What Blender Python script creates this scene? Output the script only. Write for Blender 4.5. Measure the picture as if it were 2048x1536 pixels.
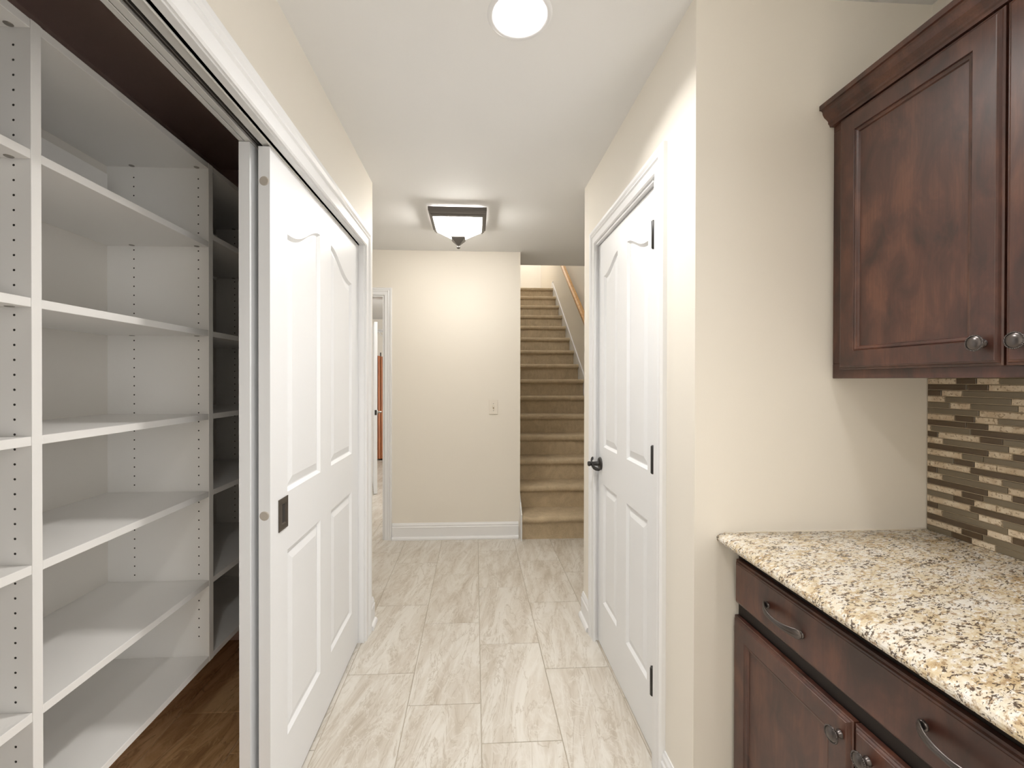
import bpy, bmesh, math, random
from mathutils import Vector, Matrix
random.seed(7)
for o in list(bpy.data.objects): bpy.data.objects.remove(o)
S = bpy.context.scene
COL = S.collection
# ------------------------------------------------------------------ camera, world, exposure
FPX, YAW, PIT, ROL, PPX, PPY, CAMH = 870.97, .0507, .0049, .0017, 994.76, 764.19, 1.357
fw = Vector((math.sin(YAW)*math.cos(PIT), math.cos(YAW)*math.cos(PIT), -math.sin(PIT)))
r0 = Vector((math.cos(YAW), -math.sin(YAW), 0)); u0 = r0.cross(fw)
rt = math.cos(ROL)*r0+math.sin(ROL)*u0; up = -math.sin(ROL)*r0+math.cos(ROL)*u0
cd = bpy.data.cameras.new('camera'); cam = bpy.data.objects.new('camera', cd); COL.objects.link(cam)
M = Matrix((rt, up, -fw)).transposed().to_4x4(); M.translation = (0, 0, CAMH); cam.matrix_world = M
cd.sensor_fit = 'HORIZONTAL'; cd.sensor_width = 36; cd.lens = FPX/2048*36
cd.shift_x = (1024-PPX)/2048; cd.shift_y = -(768-PPY)/2048; cd.clip_start = .02
S.camera = cam
W = bpy.data.worlds.new('world'); S.world = W; W.use_nodes = True
W.node_tree.nodes['Background'].inputs[0].default_value = (1.0, .988, .972, 1)
W.node_tree.nodes['Background'].inputs[1].default_value = 2.1
S.view_settings.view_transform = 'Standard'; S.view_settings.look = 'None'
S.view_settings.exposure = 0.68; S.view_settings.gamma = 1; S.view_settings.use_curve_mapping = False
CAN_W, FLUSH_E, WARM = 7.8, 30.0, (1.0, .975, .945)

# ------------------------------------------------------------------ materials
def mat(name, col, rough=.5, **kw):
    m = bpy.data.materials.new(name); m.use_nodes = True
    p = m.node_tree.nodes['Principled BSDF']
    p.inputs['Base Color'].default_value = (*col, 1); p.inputs['Roughness'].default_value = rough
    for k, v in kw.items(): p.inputs[k.replace('_', ' ')].default_value = v
    return m
class NT:
    def __init__(s, m): s.t = m.node_tree; s.p = s.t.nodes['Principled BSDF']
    def n(s, typ, ins=None, **a):
        x = s.t.nodes.new('ShaderNode'+typ)
        for k, v in a.items(): setattr(x, k, v)
        for k, v in (ins or {}).items():
            if hasattr(v, 'is_linked'): s.t.links.new(v, x.inputs[k])
            else: x.inputs[k].default_value = v
        return x
    def link(s, a, b): s.t.links.new(a, b)
    def coord(s, scale=(1, 1, 1), rnd=0, rot=(0, 0, 0)):
        c = s.n('TexCoord').outputs['Object']
        if rnd:
            r = s.n('ObjectInfo').outputs['Random']
            v = s.n('Math', {0: r, 1: rnd}, operation='MULTIPLY').outputs[0]
            c = s.n('VectorMath', {0: c, 1: v}, operation='ADD').outputs[0]
        return s.n('Mapping', {'Vector': c, 'Scale': scale, 'Rotation': rot}).outputs[0]
    def noise(s, vec, scale, detail=4, rough=.55, dist=0):
        return s.n('TexNoise', {'Vector': vec, 'Scale': scale, 'Detail': detail, 'Roughness': rough, 'Distortion': dist}).outputs['Fac']
    def ramp(s, fac, stops, interp='LINEAR'):
        r = s.n('ValToRGB', {'Fac': fac}); r.color_ramp.interpolation = interp
        e = r.color_ramp.elements
        while len(e) < len(stops): e.new(.5)
        for i, (p, c) in enumerate(stops): e[i].position = p; e[i].color = (*c, 1) if len(c) == 3 else c
        return r.outputs[0]
    def mix(s, f, a, b, blend='MIX'):
        x = s.n('Mix', data_type='RGBA', blend_type=blend)
        for i, v in ((0, f), (6, a), (7, b)):
            if hasattr(v, 'is_linked'): s.link(v, x.inputs[i])
            else: x.inputs[i].default_value = v if i == 0 else (*v, 1)
        return x.outputs[2]
    def bump(s, h, st=.2, d=.002):
        b = s.n('Bump', {'Height': h, 'Strength': st, 'Distance': d}); s.link(b.outputs[0], s.p.inputs['Normal'])
    def col(s, c): s.link(c, s.p.inputs['Base Color'])

def painted(name, col, rough, sc=220, st=.08):
    m = mat(name, col, rough); t = NT(m); c = t.coord()
    t.bump(t.noise(c, sc, 2), st, .001); return m
M_WALL = painted('cream_wall_paint', (.815, .772, .695), .62)
M_CEIL = painted('white_ceiling_paint', (.82, .82, .815), .8)
M_BROWN = painted('dark_brown_closet_paint', (.62, .48, .44), .6)
M_TRIM = mat('white_trim_paint', (.82, .825, .835), .32)
M_LAM = painted('white_laminate', (.86, .845, .82), .42, 300, .04)
M_LAMB = painted('grey_back_board', (.70, .67, .62), .55, 250, .05)
M_HOLE = mat('pin_hole_dark', (.03, .026, .022), .8)
M_STEEL = mat('cam_lock_steel', (.32, .30, .27), .35, Metallic=.8)
M_TRACK = mat('white_track_metal', (.72, .71, .69), .35, Metallic=.3)
M_BLACK = mat('black_bronze_metal', (.018, .016, .014), .38)
M_DARK = mat('dark_shadow_gap', (.02, .015, .012), .8)  # near-black colour paints in the shade inside the track slot
M_PEWT = mat('brushed_pewter', (.13, .115, .11), .3, Metallic=.9)
M_FIXT = mat('bronze_fixture_metal', (.16, .15, .14), .4, Metallic=.6)
M_GROUT = mat('sand_grout', (.46, .41, .335), .85)
M_GROUTB = mat('tan_mosaic_grout', (.55, .45, .32), .85)
M_GROUTC = mat('brown_floor_grout', (.60, .45, .29), .85)
M_PLUG = mat('beige_plug', (.45, .41, .36), .5)
M_PLATE = mat('ivory_switch_plastic', (.78, .73, .65), .35)
M_CAULK = mat('white_caulk', (.82, .76, .66), .5)
# door skins: embossed wood-grain
M_DOOR = mat('white_door_paint', (.825, .835, .85), .35); t = NT(M_DOOR)
t.bump(t.noise(t.coord((40, 40, 3)), 4, 3), .12, .0015)
# floor tile
def tile_mat(name, a, b, c, d, rough, spec=.5):
    m = mat(name, a, rough); t = NT(m); m_ = t.coord((1, 1, 1), 37.0, (0, 0, .16))
    big = t.noise(t.n('Mapping', {'Vector': m_, 'Scale': (6.0, 1.2, 1)}).outputs[0], 1.4, 8, .64, 1.3)
    base = t.ramp(big, [(.30, d), (.44, c), (.52, a), (.60, b), (.70, a)])
    v = t.noise(t.n('Mapping', {'Vector': m_, 'Scale': (5.0, 1.0, 1)}).outputs[0], 1.7, 7, .6, 1.7)
    vein = t.ramp(v, [(.475, (0, 0, 0)), (.5, (1, 1, 1)), (.515, (0, 0, 0))])
    base = t.mix(t.n('Math', {0: vein, 1: .75}, operation='MULTIPLY').outputs[0], base, d)
    v2 = t.noise(t.n('Mapping', {'Vector': m_, 'Scale': (3.5, 1.6, 1), 'Location': (9, 4, 2)}).outputs[0], 2.6, 6, .6, 2.5)
    ve2 = t.ramp(v2, [(.50, (0, 0, 0)), (.53, (1, 1, 1)), (.56, (0, 0, 0))])
    base = t.mix(t.n('Math', {0: ve2, 1: .6}, operation='MULTIPLY').outputs[0], base, b)
    t.col(base); t.bump(t.noise(m_, 60, 3), .06, .001)
    return m
M_TILE = tile_mat('cream_stone_tile', (.615, .575, .51), (.685, .655, .60), (.57, .52, .45), (.44, .385, .31), .33)
M_TILEB = tile_mat('brown_stone_tile', (.62, .385, .19), (.72, .49, .26), (.50, .30, .14), (.32, .18, .08), .4)
# carpet
M_CARP = mat('tan_carpet', (.4, .31, .2), .95); t = NT(M_CARP); c = t.coord((1, 1, 1), 11.0)
t.col(t.mix(t.noise(c, 150, 3, .75), t.ramp(t.noise(c, 9, 5, .65, .8), [(.33, (.33, .235, .13)), (.5, (.46, .345, .205)), (.66, (.58, .45, .28))]), (.70, .58, .41)))
t.bump(t.noise(c, 330, 4, .7), .9, .004)
# stained cabinet wood
def wood(name, dark, mid, light, rough, sc=(10, 10, 4.5), grain=.06):
    m = mat(name, mid, rough); t = NT(m); c = t.coord((1, 1, 1), 5.0)
    n1 = t.noise(t.n('Mapping', {'Vector': c, 'Scale': sc}).outputs[0], 1.6, 5, .6, .6)
    b = t.ramp(n1, [(.34, dark), (.5, mid), (.66, light)])
    g = t.noise(t.n('Mapping', {'Vector': c, 'Scale': (130, 130, 6)}).outputs[0], 2, 4, .6)
    b = t.mix(t.ramp(g, [(.4, (0, 0, 0)), (.65, (.35, .35, .35))]), b, dark)
    t.col(b); t.bump(g, grain, .0008)
    m.node_tree.nodes['Principled BSDF'].inputs['Coat Weight'].default_value = .4
    m.node_tree.nodes['Principled BSDF'].inputs['Coat Roughness'].default_value = .38
    return m
M_WOOD = wood('mahogany_stained_wood', (.036, .013, .009), (.074, .026, .017), (.125, .047, .027), .38)
M_WOODD = mat('shade_painted_cabinet_wood', (.014, .008, .006), .6)  # same wood, blackened to paint in shade under the counter and between fronts
M_OAK = wood('golden_oak_rail', (.45, .22, .06), (.58, .31, .10), (.68, .40, .15), .35, (20, 3, 20))
M_ORANGE = wood('orange_stained_board', (.28, .07, .012), (.42, .12, .02), (.55, .18, .035), .4, (30, 30, 1.5))
M_TAN = wood('tan_plywood_board', (.40, .25, .10), (.50, .33, .15), (.58, .41, .21), .5, (20, 20, 2))
# granite
M_GRAN = mat('speckled_granite', (.7, .6, .45), .12); t = NT(M_GRAN)
c = t.n('Mapping', {'Vector': t.n('TexCoord').outputs['Object'], 'Rotation': (0, 0, -.35)}).outputs[0]
cs = t.n('Mapping', {'Vector': c, 'Scale': (.48, 1.0, 1)}).outputs[0]
b = t.ramp(t.noise(cs, 26, 6, .62, .6), [(.30, (.44, .31, .16)), (.44, (.62, .52, .36)), (.54, (.68, .61, .49)), (.66, (.73, .69, .62))])
w = t.noise(cs, 130, 4, .6, .4); b = t.mix(t.ramp(w, [(.52, (0, 0, 0)), (.60, (.9, .9, .9))]), b, (.76, .73, .68))
g = t.noise(t.n('Mapping', {'Vector': cs, 'Location': (3, 7, 1)}).outputs[0], 120, 4, .6); b = t.mix(t.ramp(g, [(.54, (0, 0, 0)), (.62, (.85, .85, .85))]), b, (.34, .23, .13))
k = t.noise(t.n('Mapping', {'Vector': cs, 'Location': (13, 2, 5)}).outputs[0], 200, 3, .65, .6)
kk = t.noise(t.n('Mapping', {'Vector': cs, 'Location': (1, 22, 5)}).outputs[0], 40, 3, .5)
k = t.n('Math', {0: k, 1: t.n('Math', {0: kk, 1: .35}, operation='MULTIPLY').outputs[0]}, operation='ADD').outputs[0]
b = t.mix(t.ramp(k, [(.735, (0, 0, 0)), (.77, (.95, .95, .95))]), b, (.085, .06, .045)); t.col(b)
# mosaic
M_GLD = mat('dark_brown_glass', (.088, .055, .029), .1, Coat_Weight=.5)
M_GLG = mat('olive_grey_glass', (.185, .150, .10), .1, Coat_Weight=.5)
M_STONE = mat('travertine_chip', (.66, .55, .41), .7); t = NT(M_STONE); c = t.coord((1, 1, 1), 3.0)
t.col(t.mix(t.ramp(t.noise(c, 150, 4, .6), [(.40, (1, 1, 1)), (.44, (0, 0, 0))]), t.ramp(t.noise(c, 40, 4), [(.35, (.60, .48, .34)), (.6, (.74, .64, .50))]), (.38, .29, .19)))
t.bump(t.noise(c, 150, 4, .6), .5, .002)
def emis(name, col, st):
    m = mat(name, (.8, .8, .8), .4); p = m.node_tree.nodes['Principled BSDF']
    p.inputs['Emission Color'].default_value = (*col, 1); p.inputs['Emission Strength'].default_value = st; return m
M_BULB = emis('lit_lamp_lens', WARM, 14)
M_GLOW = emis('lit_frosted_glass', (1, .95, .88), FLUSH_E)

# ------------------------------------------------------------------ helpers
def tag(o, label=None, cat=None, group=None, kind=None):
    if label: o['label'] = label
    if cat: o['category'] = cat
    if group: o['group'] = group
    if kind: o['kind'] = kind
    return o
def obj(name, bm, m, parent=None, smooth=False, loc=None):
    me = bpy.data.meshes.new(name)
    if smooth:
        for f in bm.faces: f.smooth = True
    bm.normal_update(); bm.to_mesh(me); bm.free(); me.materials.append(m)
    o = bpy.data.objects.new(name, me); COL.objects.link(o)
    if parent: o.parent = parent
    if loc: o.location = loc
    return o
def empty(name, loc=(0, 0, 0)):
    o = bpy.data.objects.new(name, None); COL.objects.link(o); o.location = loc; o.empty_display_size = .05; return o
def box(bm, x0, x1, y0, y1, z0, z1):
    v = [bm.verts.new((x, y, z)) for z in (z0, z1) for y in (y0, y1) for x in (x0, x1)]
    for f in ((0, 2, 3, 1), (4, 5, 7, 6), (0, 1, 5, 4), (2, 6, 7, 3), (0, 4, 6, 2), (1, 3, 7, 5)): bm.faces.new([v[i] for i in f])
    return v
def B(*boxes, bev=0, seg=1):
    bm = bmesh.new()
    for b in boxes: box(bm, *b)
    if bev: bmesh.ops.bevel(bm, geom=list(bm.edges), offset=bev, segments=seg, affect='EDGES', profile=.5)
    return bm
def struct(name, m, *boxes, label=None, cat=None, bev=0):
    if name.startswith('wall'): boxes = [(*b[:4], -.05 if b[4] == 0 else b[4], b[5]) for b in boxes]   # walls stand on the slab
    return tag(obj(name, B(*boxes, bev=bev), m), label, cat, kind='structure')
def prism(prof, a, b, fn):
    """closed 2-D profile swept from a to b; fn(u, v, s) -> xyz"""
    bm = bmesh.new(); n = len(prof)
    A = [bm.verts.new(fn(u, v, a)) for u, v in prof]; Bv = [bm.verts.new(fn(u, v, b)) for u, v in prof]
    for i in range(n): bm.faces.new((A[i], A[(i+1) % n], Bv[(i+1) % n], Bv[i]))
    bm.faces.new(A[::-1]); bm.faces.new(Bv)
    bmesh.ops.recalc_face_normals(bm, faces=bm.faces); return bm
def mitre_pieces(path, prof, fn):
    """moulding round a 2-D path (outward = left of travel); one bmesh for each segment; fn(a,b,h)->xyz"""
    P = [Vector(p) for p in path]; out = []
    N = [Vector((-(P[i+1]-P[i]).y, (P[i+1]-P[i]).x)).normalized() for i in range(len(P)-1)]
    def off(i):
        if i == 0: return N[0]
        if i == len(P)-1: return N[-1]
        return (N[i-1]+N[i])/(1+N[i-1].dot(N[i]))
    for i in range(len(P)-1):
        bm = bmesh.new(); A = []; Bv = []
        for w, h in prof:
            a = P[i]+off(i)*w; b = P[i+1]+off(i+1)*w
            A.append(bm.verts.new(fn(a.x, a.y, h))); Bv.append(bm.verts.new(fn(b.x, b.y, h)))
        n = len(prof)
        for j in range(n): bm.faces.new((A[j], A[(j+1) % n], Bv[(j+1) % n], Bv[j]))
        bm.faces.new(A[::-1]); bm.faces.new(Bv); bmesh.ops.recalc_face_normals(bm, faces=bm.faces); out.append(bm)
    return out
def lathe(prof, fn, n=24, bm=None):
    """(r, h) profile about an axis; fn(a, b, h) -> xyz"""
    bm = bm or bmesh.new(); rings = []; nf = []
    for r, h in prof:
        rings.append([bm.verts.new(fn(r*math.cos(2*math.pi*i/n), r*math.sin(2*math.pi*i/n), h)) for i in range(n)] if r > 1e-6 else [bm.verts.new(fn(0, 0, h))])
    for A, Bv in zip(rings, rings[1:]):
        for i in range(n):
            j = (i+1) % n
            if len(A) == 1 and len(Bv) == 1: continue
            if len(A) == 1: nf.append(bm.faces.new((A[0], Bv[j], Bv[i])))
            elif len(Bv) == 1: nf.append(bm.faces.new((A[i], A[j], Bv[0])))
            else: nf.append(bm.faces.new((A[i], A[j], Bv[j], Bv[i])))
    bmesh.ops.recalc_face_normals(bm, faces=bm.faces); return bm
def tube(bm, pts, rad, n=8):
    rings = []
    for i, p in enumerate(pts):
        p = Vector(p); d = (Vector(pts[min(i+1, len(pts)-1)])-Vector(pts[max(i-1, 0)])).normalized()
        a = d.orthogonal().normalized() if abs(d.z) > .9 else d.cross(Vector((0, 0, 1))).normalized(); b = d.cross(a)
        r = rad[i] if isinstance(rad, (list, tuple)) else rad
        rings.append([bm.verts.new(p+r*(math.cos(2*math.pi*k/n)*a+math.sin(2*math.pi*k/n)*b)) for k in range(n)])
    for A, Bv in zip(rings, rings[1:]):
        for k in range(n): bm.faces.new((A[k], A[(k+1) % n], Bv[(k+1) % n], Bv[k]))
    bm.faces.new(rings[0][::-1]); bm.faces.new(rings[-1]); return bm

# ------------------------------------------------------------------ room shell
ZC, XL, XR, YE, YW, YB = 2.455, -.575, .6256, 2.468, 1.212, 3.73
struct('wall_left', M_WALL, (XL-.115, XL, -1.3, 2.272, 2.06, ZC), (XL-.115, XL, 2.272, YE, 0, ZC), (XL-.115, XL, -1.3, .42, 0, 2.06),
       label='cream painted wall around the closet opening', cat='wall')
struct('wall_closet_back', M_BROWN, (-1.40, -1.32, -.2, 2.36, 0, ZC), label='dark brown painted back wall of the closet', cat='wall')
struct('wall_closet_far', M_BROWN, (-1.32, XL-.12, 2.33, 2.36, 0, ZC), label='dark brown painted end wall of the closet', cat='wall')
struct('wall_closet_near', M_BROWN, (-1.32, XL-.12, -.23, -.2, 0, ZC), label='dark brown painted near end wall of the closet', cat='wall')
struct('ceiling_closet', M_BROWN, (-1.32, XL-.12, -.2, 2.33, ZC-.012, ZC+.02), label='dark brown painted ceiling of the closet', cat='ceiling')
struct('wall_corridor_front', M_WALL, (-1.95, XL-.12, 2.36, YE, 0, ZC), label='cream wall turning left behind the closet', cat='wall')
struct('wall_corridor_left', M_WALL, (-2.05, -1.95, 2.36, 3.85, 0, ZC), label='cream wall closing the cross corridor on the left', cat='wall')
struct('wall_right', M_WALL, (XR, XR+.12, YW, 1.47, 0, ZC), (XR, XR+.12, 2.247, 2.475, 0, ZC), (XR, XR+.12, 1.47, 2.247, 2.062, ZC),
       label='cream painted wall around the white hinged door', cat='wall')
struct('wall_corridor_right', M_WALL, (XR+.12, 1.33, 2.355, 2.475, 0, ZC), label='cream wall turning right behind the hinged door', cat='wall')
struct('wall_kitchen_end', M_WALL, (XR+.12, 1.45, YW, YW+.12, 0, ZC), label='beige end wall beside the wall cabinet', cat='wall')
struct('wall_kitchen_side', M_WALL, (1.332, 1.45, .05, YW, 0, ZC), label='beige wall behind the cabinets and mosaic tiles', cat='wall')
struct('wall_back', M_WALL, (-1.95, -1.53, YB, YB+.12, 0, ZC), (-.765, .386, YB, YB+.12, 0, ZC), (-1.53, -.765, YB, YB+.12, 2.075, ZC),
       label='cream wall with the light switch between doorway and stairs', cat='wall')
struct('wall_stair_left', M_WALL, (.266, .386, YB+.12, 8.9, 0, 5.4), label='cream wall along the left side of the stairs', cat='wall')
struct('wall_stair_right', M_WALL, (1.33, 1.45, 2.355, 8.9, 0, 5.4), label='tan wall behind the oak handrail', cat='wall')
struct('wall_stair_end', M_WALL, (.386, 1.33, 8.8, 8.9, 2.6, 5.4), label='pale wall at the top of the stairs', cat='wall')
struct('wall_rear_block', M_WALL, (-.69, 1.45, -1.4, -1.3, 0, ZC), label='cream wall added unseen behind the viewer to block fill light', cat='wall')  # added out of view to keep rear fill light off the end wall
struct('ceiling', M_CEIL, (-2.05, .032, -1.3, YB, ZC, ZC+.15), (.032, .232, -1.3, 1.21, ZC, ZC+.15), (.032, .232, 1.41, YB, ZC, ZC+.15), (.232, 1.45, -1.3, YB, ZC, ZC+.15), (.386, 1.33, YB, 4.148, ZC, 2.9),
       (.032, .232, 1.21, 1.41, ZC+.14, ZC+.15), label='white flat ceiling of the hall', cat='ceiling')
struct('ceiling_stair', M_CEIL, (.266, 1.45, 4.0, 8.9, 5.4, 5.5), label='white ceiling high above the stairs', cat='ceiling')
struct('ceiling_back_room', M_CEIL, (-3.2, .266, YB+.12, 8.1, ZC, ZC+.15), label='white ceiling of the room behind the doorway', cat='ceiling')
struct('wall_back_room', M_WALL, (-3.2, .266, 8.0, 8.1, 0, ZC), (-3.3, -3.2, YB, 8.1, 0, ZC), label='tan wall of the room behind the doorway', cat='wall')
def can_plate(x0, x1, y0, y1, cx, cy, rad):      # ceiling board with a round cut-out
    bm = bmesh.new(); n = 48; A = []; Bv = []; C = []
    for i in range(n):
        a = 2*math.pi*i/n; c, s = math.cos(a), math.sin(a)
        k = min(((x1-cx) if c > 0 else (cx-x0))/max(1e-9, abs(c)), ((y1-cy) if s > 0 else (cy-y0))/max(1e-9, abs(s)))
        A.append(bm.verts.new((cx+k*c, cy+k*s, ZC))); Bv.append(bm.verts.new((cx+rad*c, cy+rad*s, ZC))); C.append(bm.verts.new((cx+rad*c, cy+rad*s, ZC+.14)))
    for i in range(n):
        j = (i+1) % n; bm.faces.new((A[i], A[j], Bv[j], Bv[i])); bm.faces.new((Bv[i], Bv[j], C[j], C[i]))
    return bm
co = bpy.data.objects['ceiling']
obj('ceiling_board', can_plate(.032, .232, 1.21, 1.41, .132, 1.31, .085), M_CEIL, co)

# ---- floor with separate tiles
floor = struct('floor', M_GROUT, (-.62, 1.45, -1.3, 2.42, -.06, -.0025), (-2.05, 1.45, 2.42, YB+.02, -.06, -.0025), (-3.3, .30, YB+.02, 8.1, -.06, -.0025), label='cream stone tile floor laid in a staggered pattern', cat='floor')
X0G, TW, TL, GAP = .0251, .305, .61, .0032
tile_cache = {}
def tile_mesh(w, l):
    key = (round(w, 3), round(l, 3))
    if key not in tile_cache:
        bm = bmesh.new(); c = .0012; lv = []
        for (d, z) in ((0, -.006), (0, -c), (c, 0)):
            lv.append([bm.verts.new((x, y, z)) for x, y in ((-w/2+d, -l/2+d), (w/2-d, -l/2+d), (w/2-d, l/2-d), (-w/2+d, l/2-d))])
        for A, Bv in zip(lv, lv[1:]):
            for i in range(4): bm.faces.new((A[i], A[(i+1) % 4], Bv[(i+1) % 4], Bv[i]))
        bm.faces.new(lv[-1]); me = bpy.data.meshes.new('floor_tile'); bm.to_mesh(me); bm.free(); tile_cache[key] = me
    return tile_cache[key]
def put_tile(x0, x1, y0, y1, parent, m):
    w, l = x1-x0-GAP, y1-y0-GAP
    if w < .015 or l < .015: return
    me = tile_mesh(w, l)
    if not me.materials: me.materials.append(m)
    o = bpy.data.objects.new('floor_tile', me); COL.objects.link(o); o.location = ((x0+x1)/2, (y0+y1)/2, 0); o.parent = parent
    if me.materials[0] != m: o.material_slots[0].link = 'OBJECT'; o.material_slots[0].material = m
def lay(parent, m, regions, k0, k1, ya, yb):
    for k in range(k0, k1):
        x0 = X0G+k*TW; x1 = x0+TW; off = (1.6198-k*TL/3) % TL
        y = ya-(ya-off) % TL
        while y < yb:
            whole = [r for r in regions if x0 >= r[0]-.001 and x1 <= r[1]+.001]
            if len(whole) == len(regions) or len(regions) == 1:
                r = regions[0]; ymin = min(q[2] for q in regions); ymax = max(q[3] for q in regions)
                a, b = max(x0, r[0] if len(regions) == 1 else x0), min(x1, r[1] if len(regions) == 1 else x1)
                c, d = max(y, ymin), min(y+TL, ymax)
                if b-a > .015 and d-c > .015: put_tile(a, b, c, d, parent, m)
            else:
                for r in regions:
                    a, b, c, d = max(x0, r[0]), min(x1, r[1]), max(y, r[2]), min(y+TL, r[3])
                    if b-a > .015 and d-c > .015: put_tile(a, b, c, d, parent, m)
            y += TL
lay(floor, M_TILE, [(-.615, .68, -.9, 2.42), (-1.95, 1.33, 2.42, YB-.005)], -8, 6, -1.5, 3.75)
lay(floor, M_TILE, [(-2.6, -.20, YB-.004, 8.0)], -10, 1, 3.5, 8.0)
fc = struct('floor_closet', M_GROUTC, (-1.32, -.62, -.2, 2.33, -.06, -.0025), label='brown stone tile floor inside the closet', cat='floor')
lay(fc, M_TILEB, [(-1.32, -.617, -.2, 2.33)], -6, -1, -.5, 2.4)

# ---- casings, jambs, baseboards
CAS = [(0, 0), (0, .010), (.005, .014), (.040, .013), (.046, .018), (.054, .015), (.064, .020), (.076, .021), (.082, .014), (.082, 0)]
CASW = [(w*1.13, h) for w, h in CAS]
def trim(name, label, pieces, m=M_TRIM):
    e = tag(empty(name), label, 'trim', kind='structure')
    for n, bm in pieces: obj(n, bm, m, e)
    return e
# closet casing (wall plane X = XL, outward +X); path coordinates (y, z)
p = mitre_pieces([(2.283, 0), (2.283, 2.05), (.36, 2.05), (.36, 0)][::-1], CASW, lambda a, b, h: (XL+h, a, b))
trim('trim_1', 'white moulded casing around the closet opening',
     list(zip(('casing', 'casing', 'casing'), p)) + [('jamb', B((XL-.115, XL+.004, 2.268, 2.288, 0, 2.066), (XL-.115, XL+.004, .40, .42, 0, 2.066), (XL-.0165, XL+.004, .42, 2.268, 2.046, 2.066), bev=.001))])
p = mitre_pieces([(1.470, 0), (1.470, 2.062), (2.225, 2.062), (2.225, 0)], [(w*.92, h) for w, h in CAS], lambda a, b, h: (XR-h, a, b))
trim('trim_2', 'white moulded casing around the hinged door',
     list(zip(('casing', 'casing', 'casing'), p)) + [('jamb', B((XR-.002, XR+.12, 1.468, 1.500, 0, 2.066), (XR-.004, XR+.12, 2.237, 2.255, 0, 2.066), (XR-.004, XR+.12, 1.5, 2.237, 2.052, 2.066), bev=.001))])
p = mitre_pieces([(-.768, 0), (-.768, 2.07), (-1.527, 2.07), (-1.527, 0)][::-1], [(w*.77, h) for w, h in CAS], lambda a, b, h: (a, YB-h, b))
trim('trim_3', 'white casing around the far doorway beside the cream wall',
     list(zip(('casing', 'casing', 'casing'), p)) + [('jamb', B((-.782, -.764, YB-.004, YB+.124, 0, 2.076), (-1.531, -1.513, YB-.004, YB+.124, 0, 2.076), (-1.513, -.782, YB-.004, YB+.124, 2.058, 2.076), bev=.001))])
BB = [(0, 0), (.014, 0), (.014, .100), (.0155, .104), (.011, .110), (.0105, .124), (.006, .133), (.004, .140), (0, .140)]
SHOE = [(.013, 0), (.029, 0), (.029, .012), (.024, .022), (.013, .027)]
def baseboard(name, label, a, b, fn):
    e = tag(empty(name), label, 'baseboard', kind='structure')
    obj('board', prism(BB, a, b, fn), M_TRIM, e); obj('shoe_moulding', prism(SHOE, a, b, fn), M_TRIM, e)
baseboard('baseboard_back', 'white baseboard under the light switch wall', -.703, .372, lambda u, v, s: (s, YB-u, v))
baseboard('baseboard_left', 'white baseboard stub between closet casing and corner', 2.377, YE+.004, lambda u, v, s: (XL+u, s, v))
baseboard('baseboard_right', 'white baseboard stub between hinged door casing and far corner', 2.308, 2.48, lambda u, v, s: (XR-u, s, v))
baseboard('baseboard_right_near', 'white baseboard stub between hinged door casing and kitchen corner', YW-.004, 1.399, lambda u, v, s: (XR-u, s, v))
baseboard('baseboard_corridor', 'white baseboard at the foot of the wall right of the stairs', 2.48, 3.66, lambda u, v, s: (1.33-u, s, v))

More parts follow.
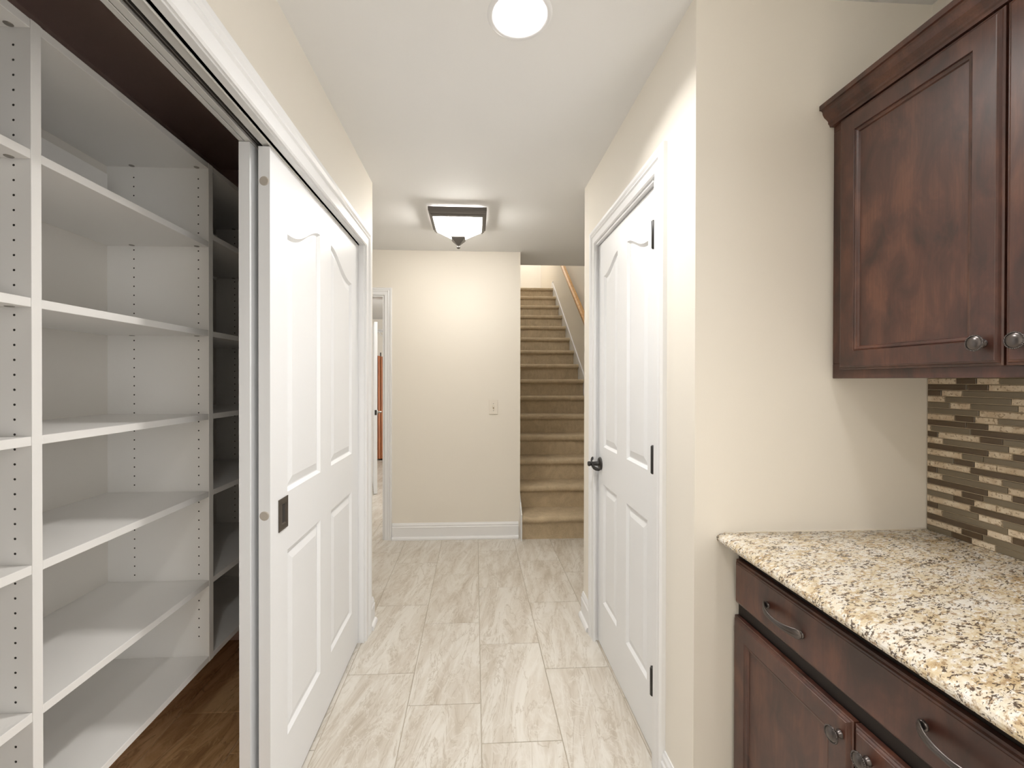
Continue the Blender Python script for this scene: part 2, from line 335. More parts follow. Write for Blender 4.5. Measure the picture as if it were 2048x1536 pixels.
# ------------------------------------------------------------------ moulded panel doors
def arch(y, ya, yb, hi_at_b, zlo, zhi):
    s = min(1, max(0, (y-ya)/(yb-ya))); s = s if hi_at_b else 1-s
    s = s**1.2; return zlo+(zhi-zlo)*(.5-.5*math.cos(math.pi*s))
RING = [(0, 0), (.004, .0035), (.011, .0095), (.015, .0098), (.040, .003), (.043, .0022)]
def make_door(name, label, cat, xf, nx, y0, y1, z0, z1, cols, lz, uz, th, mirror_back=False):
    """xf = face plane, nx = +1/-1 face normal along X; cols = [(ya, yb, hi_at_b)]"""
    e = tag(empty(name, (xf, (y0+y1)/2, z0)), label, cat, kind='structure'); ey = (y0+y1)/2
    P = lambda y, z, d: (-nx*d, y-ey, z-z0)
    N = 18
    def outline(ya, yb, hb, kind, ins):
        a, b = ya+ins, yb-ins
        if kind == 'low': return [(a, lz[0]+ins), (b, lz[0]+ins)]+[(b+(a-b)*i/N, lz[1]-ins) for i in range(N+1)]
        return [(a, uz[0]+ins), (b, uz[0]+ins)]+[(b+(a-b)*i/N, arch(yb+(ya-yb)*i/N, ya, yb, hb, uz[1], uz[2])-ins) for i in range(N+1)]
    bm = bmesh.new(); rect = [bm.verts.new(P(y, z, 0)) for y, z in ((y0, z0), (y1, z0), (y1, z1), (y0, z1))]
    ed = [bm.edges.new((rect[i], rect[(i+1) % 4])) for i in range(4)]
    panels = []
    for (ya, yb, hb) in cols:
        for kind in ('low', 'up'):
            L = [bm.verts.new(P(y, z, 0)) for y, z in outline(ya, yb, hb, kind, 0)]
            ed += [bm.edges.new((L[i], L[(i+1) % len(L)])) for i in range(len(L))]
            panels.append((ya, yb, hb, kind))
    bmesh.ops.triangle_fill(bm, use_beauty=True, edges=ed)
    back = [bm.verts.new(P(y, z, th)) for y, z in ((y0, z0), (y1, z0), (y1, z1), (y0, z1))]
    for i in range(4): bm.faces.new((rect[i], rect[(i+1) % 4], back[(i+1) % 4], back[i]))
    bm.faces.new(back); bmesh.ops.recalc_face_normals(bm, faces=bm.faces)
    obj('slab', bm, M_DOOR, e)
    for (ya, yb, hb, kind) in panels:
        bm = bmesh.new(); rings = [[bm.verts.new(P(y, z, d)) for y, z in outline(ya, yb, hb, kind, ins)] for ins, d in RING]
        for A, Bv in zip(rings, rings[1:]):
            n = len(A)
            for i in range(n): bm.faces.new((A[i], A[(i+1) % n], Bv[(i+1) % n], Bv[i]))
        bmesh.ops.triangle_fill(bm, use_beauty=True, edges=[bm.edges.get((rings[-1][i], rings[-1][(i+1) % len(rings[-1])])) for i in range(len(rings[-1]))])
        bmesh.ops.recalc_face_normals(bm, faces=bm.faces)
        cen = bm.faces[-1] if True else None
        bm.faces.ensure_lookup_table()
        if bm.faces[-1].normal.x*nx < 0: bmesh.ops.reverse_faces(bm, faces=bm.faces)
        obj('panel', bm, M_DOOR, e)
    return e
DZ = (.217, .812); DU = (.998, 1.822, 1.917)
d1 = make_door('door_1', 'white panelled sliding closet door with dark recessed pull, in front', 'sliding door', -.60, 1, 1.307, 2.264, .012, 2.038,
               [(1.424, 1.722, True), (1.846, 2.150, False)], DZ, DU, .033)
d2 = make_door('door_2', 'white sliding closet door behind the other, only its edge showing', 'sliding door', -.653, 1, 1.298, 2.262, .012, 2.045,
               [(1.424, 1.722, True), (1.846, 2.15, False)], DZ, DU, .031)
d3 = make_door('door_3', 'white hinged panelled door with black lever and hinges', 'door', .638, -1, 1.506, 2.233, .014, 2.048,
               [(1.582, 1.808, True), (1.930, 2.138, False)], (.244, .838), (1.024, 1.874, 1.94), .035)
def loc(par, p): return (p[0]-par.location.x, p[1]-par.location.y, p[2]-par.location.z)
def flush_pull(par, x, ya, yb, za, zb):
    ox, oy, oz = par.location
    f = lambda a, b, h: (x+h-ox, a-oy, b-oz)
    bm = bmesh.new(); prev = None
    for ins, h in ((0, .0004), (.0, .0028), (.006, .0045), (.018, .0042), (.021, .0015), (.022, -.0002)):
        L = [bm.verts.new(f(y, z, h)) for y, z in ((ya+ins, za+ins), (yb-ins, za+ins), (yb-ins, zb-ins), (ya+ins, zb-ins))]
        if prev:
            for i in range(4): bm.faces.new((prev[i], prev[(i+1) % 4], L[(i+1) % 4], L[i]))
        prev = L
    bmesh.ops.recalc_face_normals(bm, faces=bm.faces)
    o = obj('flush_pull', bm, mat('pull_bronze', (.10, .085, .07), .35, Metallic=.6), par)
    obj('pull_recess', B((x+.0003-ox, x+.0012-ox, ya+.020-oy, yb-.020-oy, za+.020-oz, zb-.020-oz)), M_HOLE, o)
flush_pull(d1, -.60, 1.359, 1.424, .889, .988)
flush_pull(d2, -.653, 1.359, 1.424, .889, .988)
for z in (1.937, .957):
    obj('edge_plug', lathe([(0, .0016), (.0115, .0016), (.0135, .0006), (.0145, -.001)], lambda a, b, h: loc(d1, (-.6165+a, 1.307-h, z+b)), 20), M_PLUG, d1)
for z in (1.86, 1.082, .312):          # hinge knuckles
    h = obj('hinge', tube(bmesh.new(), [loc(d3, (.614, 1.477, z+s)) for s in (-.05, -.046, .046, .05)], [.004, .0072, .0072, .004], 12), M_BLACK, d3, True)
    obj('hinge_leaf', B((.614-d3.location.x, .640-d3.location.x, 1.484-d3.location.y, 1.4905-d3.location.y, z-.046-d3.location.z, z+.046-d3.location.z)), M_BLACK, h)
def lever(par, x, y, z, nx, m=M_BLACK):
    q = lambda a, b, h: loc(par, (x+nx*h, y+a, z+b))
    lv = obj('lever_handle', lathe([(.033, 0), (.033, .004), (.030, .0085), (.024, .009), (.014, .012), (.0115, .016), (.0105, .052), (.0125, .055), (.0125, .063), (.010, .066), (0, .066)], q, 28), m, par, True)
    bm = bmesh.new(); n = 16; sec = 10; rings = []
    for i in range(n+1):
        s = -1+2*i/n
        a = -.052*s; b = -.020*s-.006*math.sin(math.pi*s); h = .046-.024*abs(s)**2
        hw = .0035+.010*(1-abs(s))**.5*.6+.003; th = .0045
        rings.append([bm.verts.new(q(a, b+hw*math.cos(2*math.pi*k/sec), h+th*math.sin(2*math.pi*k/sec))) for k in range(sec)])
    for A, Bv in zip(rings, rings[1:]):
        for k in range(sec): bm.faces.new((A[k], A[(k+1) % sec], Bv[(k+1) % sec], Bv[k]))
    bm.faces.new(rings[0][::-1]); bm.faces.new(rings[-1]); bmesh.ops.recalc_face_normals(bm, faces=bm.faces)
    obj('lever_grip', bm, m, lv, True); return lv
lever(d3, .638, 2.186, .932, -1)
obj('latch_plate', B((.6385-d3.location.x, .648-d3.location.x, 2.2325-d3.location.y, 2.2345-d3.location.y, .90-d3.location.z, .96-d3.location.z)), M_BLACK, d3)

# sliding track under the header
tr = tag(empty('sliding_track', (-.65, 1.35, 2.0)), 'white metal double track carrying the sliding closet doors', 'track')
for n, m, b in (('rail', M_TRACK, (-.624, -.597, .424, 2.266, 2.0425, 2.060)), ('rail_lip', M_TRACK, (-.601, -.597, .424, 2.266, 2.0385, 2.060)), ('slot', M_DARK, (-.650, -.592, .424, 2.266, 2.055, 2.061)),
                ('divider', M_FIXT, (-.637, -.6345, .424, 2.266, 2.046, 2.060)), ('rail', M_TRACK, (-.6675, -.650, .424, 2.266, 2.047, 2.060)), ('rail_lip', M_TRACK, (-.684, -.670, .424, 2.266, 2.047, 2.060)), ('gap', M_FIXT, (-.670, -.6675, .424, 2.266, 2.052, 2.060))):
    obj(n, B((b[0]+.65, b[1]+.65, b[2]-1.35, b[3]-1.35, b[4]-2.0, b[5]-2.0), bev=.0008), m, tr)

# ------------------------------------------------------------------ closet shelving
XC, XBK = -.953, -1.303
su = tag(empty('shelving_unit', ((XC+XBK)/2, 1.31, .342)), 'white laminate wall-hung closet shelving with rows of pin holes', 'shelving')
def part(name, m, *boxes, parent=None, bev=.0008):
    parent = parent or su; ox, oy, oz = su.location
    return obj(name, B(*[(b[0]-ox, b[1]-ox, b[2]-oy, b[3]-oy, b[4]-oz, b[5]-oz) for b in boxes], bev=bev), m, parent)
UP = [(.365, .388), (.987, 1.0095), (1.6105, 1.636), (2.258, 2.281)]
up_objs = []
for a, b in UP: up_objs.append(part('upright', M_LAM, (XBK, XC, a, b, .342, 2.1305)))
HX = (-.9885, -1.2098)
def pin_holes(yface, ny, par):
    bm = bmesh.new(); ox, oy, oz = su.location
    for hx in HX:
        z = 2.1305-.058
        while z > .42:
            c = [bm.verts.new((hx+.0026*math.cos(k*math.pi/5)-ox, yface+ny*.0004-oy, z+.0026*math.sin(k*math.pi/5)-oz)) for k in range(10)]
            bm.faces.new(c if ny < 0 else c[::-1]); z -= .0321
    bmesh.ops.recalc_face_normals(bm, faces=bm.faces); tag(obj('pin_holes', bm, M_HOLE, par), kind='stuff')
for i in (1, 2, 3): pin_holes(UP[i][0], -1, up_objs[i])
for i in (0, 1, 2): pin_holes(UP[i][1], 1, up_objs[i])
TOPS = [2.1295, 1.850, 1.532, 1.2335, .956, .637, .363]
for bay in range(3):
    ya, yb = UP[bay][1], UP[bay+1][0]
    part('back_panel', M_LAMB, (XBK-.010, XBK+.002, ya-.008, yb+.008, .345, 2.128), bev=0)
    for i, zt in enumerate(TOPS):
        if bay == 2 and i == 1: zt = 1.884
        s = part('top_shelf' if i == 0 else 'shelf', M_LAM, (XBK+.002, XC-.0006, ya+.0006, yb-.0006, zt-.0200, zt))
        if zt > 1.4:
            for hx in HX:
                for y, d in ((yb, -1), (ya, 1)):
                    ox, oy, oz = su.location
                    obj('cam_lock', lathe([(0, 0), (.007, 0), (.0085, .0012), (.0085, .006)], lambda a, b, h: (hx+a-ox, y+d*.010+b-oy, zt-.0216+h-oz), 14), M_STEEL, s)
    part('rail_cover', M_LAM, (XBK+.010, XBK+.022, ya+.004, yb-.022, 1.852, 2.072))

# ------------------------------------------------------------------ stairs
R_, S_, YS, NSTEP, ON, TN = .1949, .2635, 3.690, 15, .026, .050
st = tag(empty('staircase', (.858, YS, 0)), 'carpeted straight staircase rising past the cream wall', 'stairs', kind='structure')
def step_mesh():
    prof = [(0, -.02)]
    for i in range(1, 9): prof.append((0, -.02+(R_-TN+.02)*i/8))
    prof.append((-ON*.45, R_-TN-.001))
    for i in range(9):
        a = -math.pi/2-math.pi*i/8
        prof.append((-ON+.014+.5*TN*.92*math.cos(a), R_-TN/2+.5*TN*math.sin(a)))
    for i in range(1, 7): prof.append((-ON+.014+(S_+ON+.02)*i/6, R_))
    nx, w = 120, .944; bm = bmesh.new(); rnd = random.Random(3); rows = []
    for i in range(nx+1):
        x = -w/2+w*i/nx; row = []
        for j, (y, z) in enumerate(prof):
            j_ = .0022 if 2 < j < len(prof)-2 else 0
            wob = .0035*math.sin(x*9+1)+.002*math.sin(x*23)
            row.append(bm.verts.new((x, y+rnd.uniform(-j_, j_)+(wob if 9 < j < 20 else 0), z+rnd.uniform(-j_, j_))))
        rows.append(row)
    for A, Bv in zip(rows, rows[1:]):
        for j in range(len(prof)-1): bm.faces.new((A[j], A[j+1], Bv[j+1], Bv[j]))
    bmesh.ops.recalc_face_normals(bm, faces=bm.faces)
    for f in bm.faces: f.smooth = True
    return bm
s0 = obj('step', step_mesh(), M_CARP, st)
if s0.data.polygons[5].normal.y > 0: s0.data.flip_normals()
for n in range(1, NSTEP):
    s = s0.copy(); COL.objects.link(s); s.parent = st; s.location = (0, n*S_, n*R_)
obj('landing', B((-.472, .472, (NSTEP-1)*S_+.05, 5.15, NSTEP*R_-.2, NSTEP*R_-.003)), M_CARP, st)
# skirt boards
def skirt(x0, x1):
    z = lambda y, d: (y/S_)*R_+d
    L = (NSTEP-1)*S_
    prof = [(-.05, 0), (-.05, z(-.05, .26)), (.03, z(.03, .27)), (L+.02, z(L+.02, .27)), (L+.02, NSTEP*R_+.12), (L+.12, NSTEP*R_+.12), (L+.12, z(L, -.2)), (.4, 0)]
    return prism(prof, x0, x1, lambda u, v, s: (s, u, v))
obj('skirt_board', skirt(.4585, .4715), M_TRIM, st); obj('skirt_board', skirt(-.4715, -.4625), M_TRIM, st)
# handrail on the right wall
hr = tag(empty('handrail', (1.26, 5.0, 0)), 'golden oak handrail sloping up the tan stair wall', 'handrail')
sl = R_/S_; zr = lambda y: 2.11+sl*(y-5.03)
RP = [(-.026, -.030), (.020, -.030), (.028, -.012), (.028, .012), (.018, .030), (-.014, .032), (-.030, .014), (-.030, -.012)]
obj('rail', prism(RP, 3.75, 7.5, lambda u, v, s: (u, s-5.0, zr(s)+v)), M_OAK, hr)
for y in (4.2, 5.6, 7.0):
    obj('bracket', tube(bmesh.new(), [(.07, y-5.0, zr(y)-.09), (.03, y-5.0, zr(y)-.085), (.002, y-5.0, zr(y)-.03)], .007, 10), M_FIXT, hr, True)

# ------------------------------------------------------------------ kitchen: base cabinet
def wb(name, m, par, *boxes, bev=.0012):
    ox, oy, oz = par.location
    return obj(name, B(*[(b[0]-ox, b[1]-ox, b[2]-oy, b[3]-oy, b[4]-oz, b[5]-oz) for b in boxes], bev=bev), m, par)
def cab_front(name, par, xf, y0, y1, z0, z1, stile, th=.019, panel=True, m=M_WOOD):
    """front facing -X with an ogee outer edge, optional recessed panel with bead moulding"""
    ox, oy, oz = par.location
    f = lambda y, z, d: (xf+d-ox, y-oy, z-oz)
    def ring(bm, ins, d, a0=y0, a1=y1, b0=z0, b1=z1): return [bm.verts.new(f(y, z, d)) for y, z in ((a0+ins, b0+ins), (a1-ins, b0+ins), (a1-ins, b1-ins), (a0+ins, b1-ins))]
    def strip(bm, seq):
        for A, Bv in zip(seq, seq[1:]):
            for i in range(4): bm.faces.new((A[i], A[(i+1) % 4], Bv[(i+1) % 4], Bv[i]))
    bm = bmesh.new(); O = [(0, th), (0, .008), (.0025, .006), (.0045, .0062), (.0065, .0025), (.0095, .0012), (.0105, 0)]
    seq = [ring(bm, i, d) for i, d in O]
    if panel: seq.append(ring(bm, stile, 0))
    strip(bm, seq)
    if not panel: bm.faces.new(seq[-1])
    bm.faces.new(seq[0]); bmesh.ops.recalc_face_normals(bm, faces=bm.faces)
    fr = obj(name, bm, m, par)
    if panel:
        bm = bmesh.new(); seq = [ring(bm, stile+i, d) for i, d in ((0, 0), (.0015, .003), (.004, .0012), (.006, .0035), (.010, .0045), (.012, .0085), (.014, .0085))]
        strip(bm, seq); bmesh.ops.recalc_face_normals(bm, faces=bm.faces)
        bead = obj('bead_moulding', bm, m, fr)
        bm = bmesh.new(); bm.faces.new(ring(bm, stile+.0135, .0084)); bm.normal_update()
        if bm.faces and list(bm.faces)[0].normal.x > 0: bmesh.ops.reverse_faces(bm, faces=bm.faces)
        obj('centre_panel', bm, m, fr)
    return fr
def knob(par, root, xf, y, z):
    ox, oy, oz = root.location
    f = lambda a, b, h: (xf-h-ox, y+a-oy, z+b-oz)
    bm = lathe([(.0085, 0), (.0085, .002), (.0055, .005), (.0045, .010), (.006, .014), (.0145, .0155), (.0165, .0175), (.0165, .019), (.0135, .0195), (.0115, .0215), (.007, .0235), (0, .0242)], f, 28)
    for k in range(34):
        a = 2*math.pi*k/34
        mm = Matrix.Translation(f(.0152*math.cos(a), .0152*math.sin(a), .0195))
        bmesh.ops.create_icosphere(bm, subdivisions=1, radius=.0017, matrix=mm)
    return obj('knob', bm, M_PEWT, par, True)
def pull(par, root, xf, yc, z):
    ox, oy, oz = root.location; n, sec = 28, 17; bm = bmesh.new(); rings = []
    for i in range(n+1):
        s = -1+2*i/n; bow = .024*(1-abs(s)**2.4)+.0035
        hw = .0058+.0072*abs(s)**1.6
        if abs(s) > .86: hw *= math.sqrt(max(.02, 1-((abs(s)-.86)/.145)**2))
        ring = []
        for k in range(sec):
            a = math.pi*k/(sec-1); rid = .0009*math.cos(5*2*a)
            ring.append(bm.verts.new((xf-bow-(.0035+rid)*math.sin(a)-ox, yc+.064*s-oy, z+hw*math.cos(a)+.004*s-oz)))
        for k in range(3):
            ring.append(bm.verts.new((xf-bow+.0025*(abs(s) < .9)-ox, yc+.064*s-oy, z+hw*(-.6+.6*k)+.004*s-oz)))
        rings.append(ring)
    q = len(rings[0])
    for A, Bv in zip(rings, rings[1:]):
        for k in range(q): bm.faces.new((A[k], A[(k+1) % q], Bv[(k+1) % q], Bv[k]))
    bm.faces.new(rings[0]); bm.faces.new(rings[-1])
    for s in (-1, 1):
        lathe([(.0085, 0), (.0085, .003), (.006, .0045), (0, .0048)], lambda a, b, h: (xf-h-ox, yc+s*.0575+a-oy, z+s*.004+b-oz), 14, bm)
    bmesh.ops.recalc_face_normals(bm, faces=bm.faces)
    return obj('pull', bm, M_PEWT, par, True)
bc = tag(empty('base_cabinet', (1.03, .81, 0)), 'dark mahogany base cabinet with wide drawer under the granite counter', 'cabinet')
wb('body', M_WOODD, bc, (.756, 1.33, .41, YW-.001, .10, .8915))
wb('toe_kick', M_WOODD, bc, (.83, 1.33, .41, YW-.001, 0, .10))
XBF = .735
dr = cab_front('drawer', bc, XBF, .425, 1.200, .727, .850, .04, panel=False)
pull(dr, bc, XBF, 1.0, .788); pull(dr, bc, XBF, .617, .788)
da = cab_front('door', bc, XBF, .8145, 1.206, .115, .688, .052); knob(da, bc, XBF, .838, .645)
db = cab_front('door', bc, XBF, .425, .8105, .115, .688, .052); knob(db, bc, XBF, .775, .645)
# countertop
ct = tag(empty('countertop', (1.0, .75, .888)), 'speckled cream and brown granite countertop with rounded front edge', 'countertop')
NOSE = [(1.332, .8925), (.704, .8925), (.6985, .8935), (.694, .8965), (.6905, .9025), (.6905, .9075), (.6935, .913), (.7, .9167), (.7085, .9190), (.716, .9208), (.722, .9212), (1.332, .9212)]
bm = prism(NOSE, .25, YW, lambda u, v, s: (u-1.0, s-.75, v-.888))
obj('slab', bm, M_GRAN, ct)
cl = obj('caulk_bead', tube(bmesh.new(), [(x-1.0, YW-.75-.0005, .9215-.888+.0012*math.sin(x*40)) for x in [.715+.0615*i for i in range(11)]], .0026, 8), M_CAULK, ct, True)
# ---- backsplash mosaic
bs = tag(empty('backsplash', (1.332, .9, .921)), 'linear mosaic backsplash of brown glass and cream stone', 'backsplash', kind='structure')
obj('grout_bed', B((-.006, 0, -.5, YW-.9, 0, .4435)), M_GROUTB, bs)
def px2y(cx):                # mosaic joint seen at crop x -> Y on the tiled wall X = 1.326
    u = (cx/3.84+1648-PPX)/FPX; return 1.326/math.tan(math.atan(u)+YAW)
ROWS = ['S1020 D1180 S1355 G', 'D1105 D1270 S', 'D910 S1067 G', 'S935 G1447 S', 'G975 S1132 G1500 S', 'G1200 S', 'S1010 D1168 S1347 G', 'D1102 D1270 S', 'S827 G1137 D', 'D885 S1203 D1385 G',
        'S922 G1430 S', 'D1272 S1457 D', 'S1070 G1234 G', 'G1006 D1166 S1341 S', 'S825 S1135 D', 'D882 G1198 S1382 G', 'S922 G1426 S', 'D1270 S1457 D', 'S1070 D1234 G', 'G1007 D1165 S1339 S',
        'S824 S1136 D', 'D884 G1200 S1383 G', 'S922 G1427 S', 'D1267 S1458 D', 'S1070 D1233 G', 'G994 D1148 S1332 G']
RH = .4435/26; KM = {'S': M_STONE, 'D': M_GLD, 'G': M_GLG}; rr = random.Random(5)
def chip(ya, yb, z, kind):
    g = .0012; w = ya-yb-2*g; h = RH-2*g
    if w < .003: return
    d = .0035 if kind == 'S' else .0028; c = .0009
    bm = bmesh.new(); pr = None
    for ins, x in ((0, .001), (0, -d+c), (c, -d)):
        L = [bm.verts.new((x, a, b)) for a, b in ((-w/2+ins, -h/2+ins), (w/2-ins, -h/2+ins), (w/2-ins, h/2-ins), (-w/2+ins, h/2-ins))]
        if pr:
            for i in range(4): bm.faces.new((pr[i], pr[(i+1) % 4], L[(i+1) % 4], L[i]))
        pr = L
    bm.faces.new(pr); bmesh.ops.recalc_face_normals(bm, faces=bm.faces)
    if list(bm.faces)[-1].normal.x > 0: bmesh.ops.reverse_faces(bm, faces=bm.faces)
    obj('mosaic_tile', bm, KM[kind], bs, loc=(-.006-rr.uniform(0, .0006), (ya+yb)/2-.9, z))
for i, row in enumerate(ROWS):
    y = YW-.0015; z = .4435-(i+.5)*RH; toks = row.split()
    for tk in toks:
        yb = px2y(float(tk[1:])) if len(tk) > 1 else y-rr.uniform(.05, .14)
        if len(tk) == 1: yb = min(yb, .965)
        chip(y, yb, z, tk[0]); y = yb
    while y > .62:
        yb = y-rr.choice((.045, .05, .09, .10, .14)); chip(y, yb, z, rr.choice('SSDDG')); y = yb
# ---- wall cabinet
wc = tag(empty('wall_cabinet', (1.18, .8, 1.363)), 'dark mahogany wall cabinet with raised crown above the mosaic', 'cabinet')
wb('body', M_WOOD, wc, (1.052, 1.3315, .40, YW-.0005, 1.372, 2.105))
wb('face_frame', M_WOOD, wc, (1.034, 1.053, .40, YW-.0005, 1.363, 1.405), (1.034, 1.053, 1.165, YW-.0005, 1.405, 2.07), (1.034, 1.053, .40, YW-.0005, 2.07, 2.105), (1.034, 1.053, .40, .43, 1.405, 2.07), (1.034, 1.053, .775, .805, 1.405, 2.07))
ua = cab_front('door', wc, 1.015, .7935, 1.174, 1.387, 2.083, .050); knob(ua, wc, 1.015, .822, 1.432)
ub = cab_front('door', wc, 1.015, .412, .7895, 1.387, 2.083, .050); knob(ub, wc, 1.015, .757, 1.432)
CR = [(1.05, 2.088), (1.022, 2.088), (1.020, 2.094), (1.0165, 2.097), (1.0165, 2.103), (1.012, 2.108), (1.005, 2.114), (1.0005, 2.122), (.999, 2.130), (.9955, 2.133), (.990, 2.134), (.990, 2.147), (.994, 2.151), (1.05, 2.151)]
obj('crown_moulding', prism(CR, .40, YW-.0005, lambda u, v, s: (u-1.18, s-.8, v-1.363)), M_WOOD, wc)

# ------------------------------------------------------------------ light switch
sw = tag(empty('light_switch', (.1555, YB, 1.124)), 'ivory toggle light switch plate on the cream wall', 'light switch')
obj('plate', B((-.0375, .0375, -.006, .0005, -.061, .061), bev=.003, seg=2), M_PLATE, sw)
obj('toggle', B((-.005, .005, -.019, -.004, -.002, .010), bev=.0015), M_PLATE, sw); obj('toggle_slot', B((-.006, .006, -.0066, -.004, -.013, .013)), M_GROUTB, sw)
for z in (-.03, .03): obj('screw', lathe([(0, .0072), (.003, .007), (.0034, .006)], lambda a, b, h: (a, -h, z+b), 12), M_STEEL, sw)

# ------------------------------------------------------------------ lamps
def can(x, y, label, power):
    e = tag(empty('recessed_light', (x, y, ZC)), label, 'ceiling light', 'recessed ceiling lights')
    f = lambda a, b, h: (a, b, -h)
    obj('trim_ring', lathe([(.081, -.002), (.081, .003), (.086, .005), (.094, .004), (.098, 0), (.150, -.0008)][:5], f, 48), M_TRIM, e, True)
    obj('baffle', lathe([(.0815, .002), (.078, -.03), (.070, -.11), (.070, -.125), (0, -.125)], f, 40), M_TRIM, e, True)
    obj('lamp', lathe([(0, -.052), (.035, -.054), (.052, -.062), (.056, -.075), (.050, -.10), (.03, -.12)], f, 32), M_BULB, e, True)
    ld = bpy.data.lights.new('can_light', 'AREA'); ld.shape = 'DISK'; ld.size = .13; ld.energy = power; ld.color = WARM; ld.spread = math.radians(138)
    lo = bpy.data.objects.new('can_light', ld); COL.objects.link(lo); lo.parent = e; lo.location = (0, 0, -.007)
    return e
can(.132, 1.31, 'round white recessed ceiling light between closet and hinged door', CAN_W*.8)
can(0, -.55, 'round white recessed ceiling light in the kitchen aisle behind the viewer', CAN_W*.8)
can(.69, .1, 'round white recessed ceiling light in the kitchen by the counter', CAN_W*.32)
# flush-mount fixture
FX, FY = -.114, 2.935
fl = tag(empty('flush_mount_light', (FX, FY, ZC)), 'square bronze framed flush ceiling light with frosted glass pyramid', 'ceiling light')
def sq(bm, prof):
    pr = None
    for hw, z in prof:
        L = [bm.verts.new((sx*hw, sy*hw, z)) for sx, sy in ((-1, -1), (1, -1), (1, 1), (-1, 1))]
        if pr:
            for i in range(4): bm.faces.new((pr[i], pr[(i+1) % 4], L[(i+1) % 4], L[i]))
        pr = L
    bmesh.ops.recalc_face_normals(bm, faces=bm.faces); return bm
obj('frame', sq(bmesh.new(), [(.150, -.010), (.185, -.010), (.185, -.032), (.176, -.040), (.174, -.050), (.166, -.054), (.164, -.062), (.157, -.064), (.153, -.060), (.150, -.010)]), M_FIXT, fl)
obj('canopy', sq(bmesh.new(), [(.07, 0), (.07, -.02), (.03, -.03)]), M_FIXT, fl)
for k in range(4):
    a = k*math.pi/2; c, s = math.cos(a), math.sin(a); bm = bmesh.new()
    R2 = lambda x, y, z: bm.verts.new((x*c-y*s, x*s+y*c, z))
    g = .0012
    o4 = [R2(-.154+g, -.154, -.058), R2(.154-g, -.154, -.058), R2(.024-g, -.024, -.158), R2(-.024+g, -.024, -.158)]
    i4 = [R2(-.150+g, -.150, -.055), R2(.150-g, -.150, -.055), R2(.022-g, -.022, -.154), R2(-.022+g, -.022, -.154)]
    bm.faces.new(o4); bm.faces.new(i4[::-1])
    for i in range(4): bm.faces.new((o4[i], i4[i], i4[(i+1) % 4], o4[(i+1) % 4]))
    bmesh.ops.recalc_face_normals(bm, faces=bm.faces); obj('glass_pane', bm, M_GLOW, fl)
obj('cap', sq(bmesh.new(), [(.030, -.140), (.042, -.146), (.046, -.148), (.046, -.154), (.036, -.166), (.008, -.196), (.001, -.198)]), M_FIXT, fl)
obj('finial', lathe([(.006, -.192), (.005, -.202), (.012, -.207), (.013, -.212), (.007, -.218), (0, -.220)], lambda a, b, h: (a, b, h), 16), M_FIXT, fl, True)
pl = bpy.data.lights.new('flush_bulb', 'POINT'); pl.energy = 4.5; pl.color = WARM; pl.shadow_soft_size = .03
po = bpy.data.objects.new('flush_bulb', pl); COL.objects.link(po); po.parent = fl; po.location = (0, 0, -.03)
def globe(loc_, label, power, r=.1):  # unseen fill lamps, added to brighten the stairwell and the back room
    e = tag(empty('fill_globe_light', loc_), label, 'ceiling light'); f = lambda a, b, h: (a, b, -h)
    obj('shade', lathe([(.05, .0), (.06, .03), (r, .09), (r*.8, .15), (0, .18)], f, 24), emis('lit_fill_globe_glass', WARM, 3), e, True)
    l = bpy.data.lights.new('fill_globe_bulb', 'POINT'); l.energy = power; l.color = WARM; l.shadow_soft_size = .08
    o = bpy.data.objects.new('fill_globe_bulb', l); COL.objects.link(o); o.parent = e; o.location = (0, 0, -.28)
globe((.86, 7.9, 5.4), 'added unseen globe lamp brightening the upstairs landing', 30)
globe((-.55, 5.3, ZC), 'added unseen globe lamp brightening the room behind the doorway', 26)

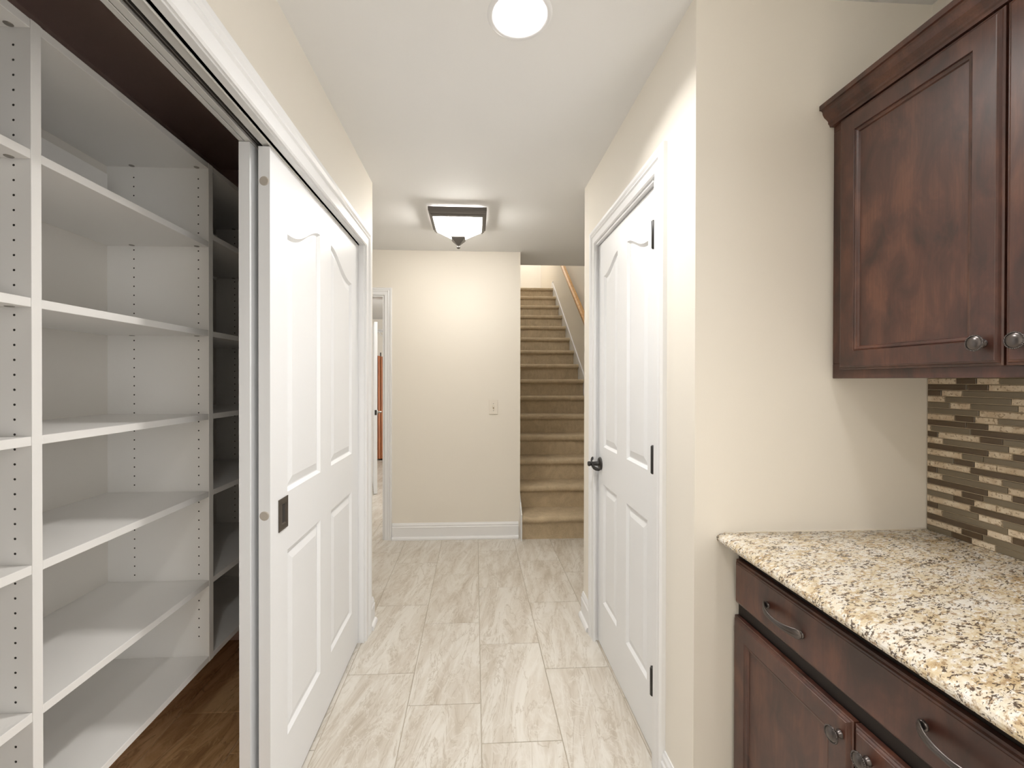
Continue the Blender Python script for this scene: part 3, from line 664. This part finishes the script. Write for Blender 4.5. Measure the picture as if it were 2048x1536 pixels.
# ------------------------------------------------------------------ room behind the doorway
d4 = tag(empty('door_4', (-1.172, 5.2, 0)), 'white open door seen edge-on through the far doorway', 'door', kind='structure')
dirv = Vector((-1.20, 5.2)).normalized(); d4.rotation_euler.z = math.atan2(dirv.y, dirv.x)+.035
obj('slab', B((0, .76, -.018, .018, .012, 2.04), bev=.001), M_DOOR, d4)
obj('latch_plate', B((-.0015, .001, -.012, .012, .94, 1.0)), M_BLACK, d4)
lv = obj('lever_handle', lathe([(.03, 0), (.03, .006), (.012, .012), (.011, .05)], lambda a, b, h: (.06+a, -.018-h, .97+b), 20), M_STEEL, d4, True)
obj('lever_grip', tube(bmesh.new(), [(.06, -.066, .97), (.10, -.068, .97), (.17, -.064, .968)], .009, 10), M_STEEL, lv, True)
def board(name, label, m, x, y, w, th, h, lean, rz, cat, group=None):
    e = tag(empty(name, (x, y, 0)), label, cat, group); e.rotation_euler = (lean[0], lean[1], rz)
    return e
bf = board('folded_panel_door', 'orange stained folded wooden door panels leaning on the tan wall', M_ORANGE, -1.655, 7.70, 0, 0, 0, (-.06, -.018, 0), 0, 'door panel')
for i in range(3): obj('leaf', B((-.02+i*.05, .02+i*.05, -.30, .12, .01, 1.76-.012*i), bev=.003), M_ORANGE, bf)
obj('pivot_pin', tube(bmesh.new(), [(.03, -.08, 1.735), (.03, -.08, 1.83)], .012, 10), M_FIXT, bf, True)
tb = board('plywood_sheet', 'narrow tan plywood sheet leaning beside the orange door panels', M_TAN, -1.80, 7.84, 0, 0, 0, (-.05, .0, 0), 0, 'board')
obj('sheet', B((-.012, .012, -.35, .08, .01, .95), bev=.002), M_TAN, tb); obj('edge_strip', B((.013, .03, -.33, .06, .01, .94), bev=.002), M_OAK, tb)
ws = tag(empty('wire_shelf', (-1.6, 7.80, 2.22)), 'white wire closet shelf high on the tan wall', 'shelf')
for i, y in enumerate((-.20, -.10, 0, .10, .19)):
    obj('rail', tube(bmesh.new(), [(-1.2, y, 0), (1.2, y, 0)], .005, 8), M_TRIM, ws, True)
obj('front_lip', tube(bmesh.new(), [(-1.2, -.205, -.04), (1.2, -.205, -.04)], .005, 8), M_TRIM, ws, True)
bm = bmesh.new()
for i in range(60): tube(bm, [(-1.18+i*.04, -.205, -.04), (-1.18+i*.04, -.2, .006), (-1.18+i*.04, .19, .006)], .003, 5)
tag(obj('cross_wires', bm, M_TRIM, ws), kind='stuff')
for x in (-.35, -.05, .25): obj('rod_hook', tube(bmesh.new(), [(x, -.205, -.04), (x+.02, -.205, -.09), (x+.05, -.205, -.11), (x+.08, -.205, -.09)], .006, 8), M_TRIM, ws, True)
for x in (-.8, .7): obj('brace', tube(bmesh.new(), [(x, -.19, -.005), (x, .195, -.30)], .006, 8), M_TRIM, ws, True)
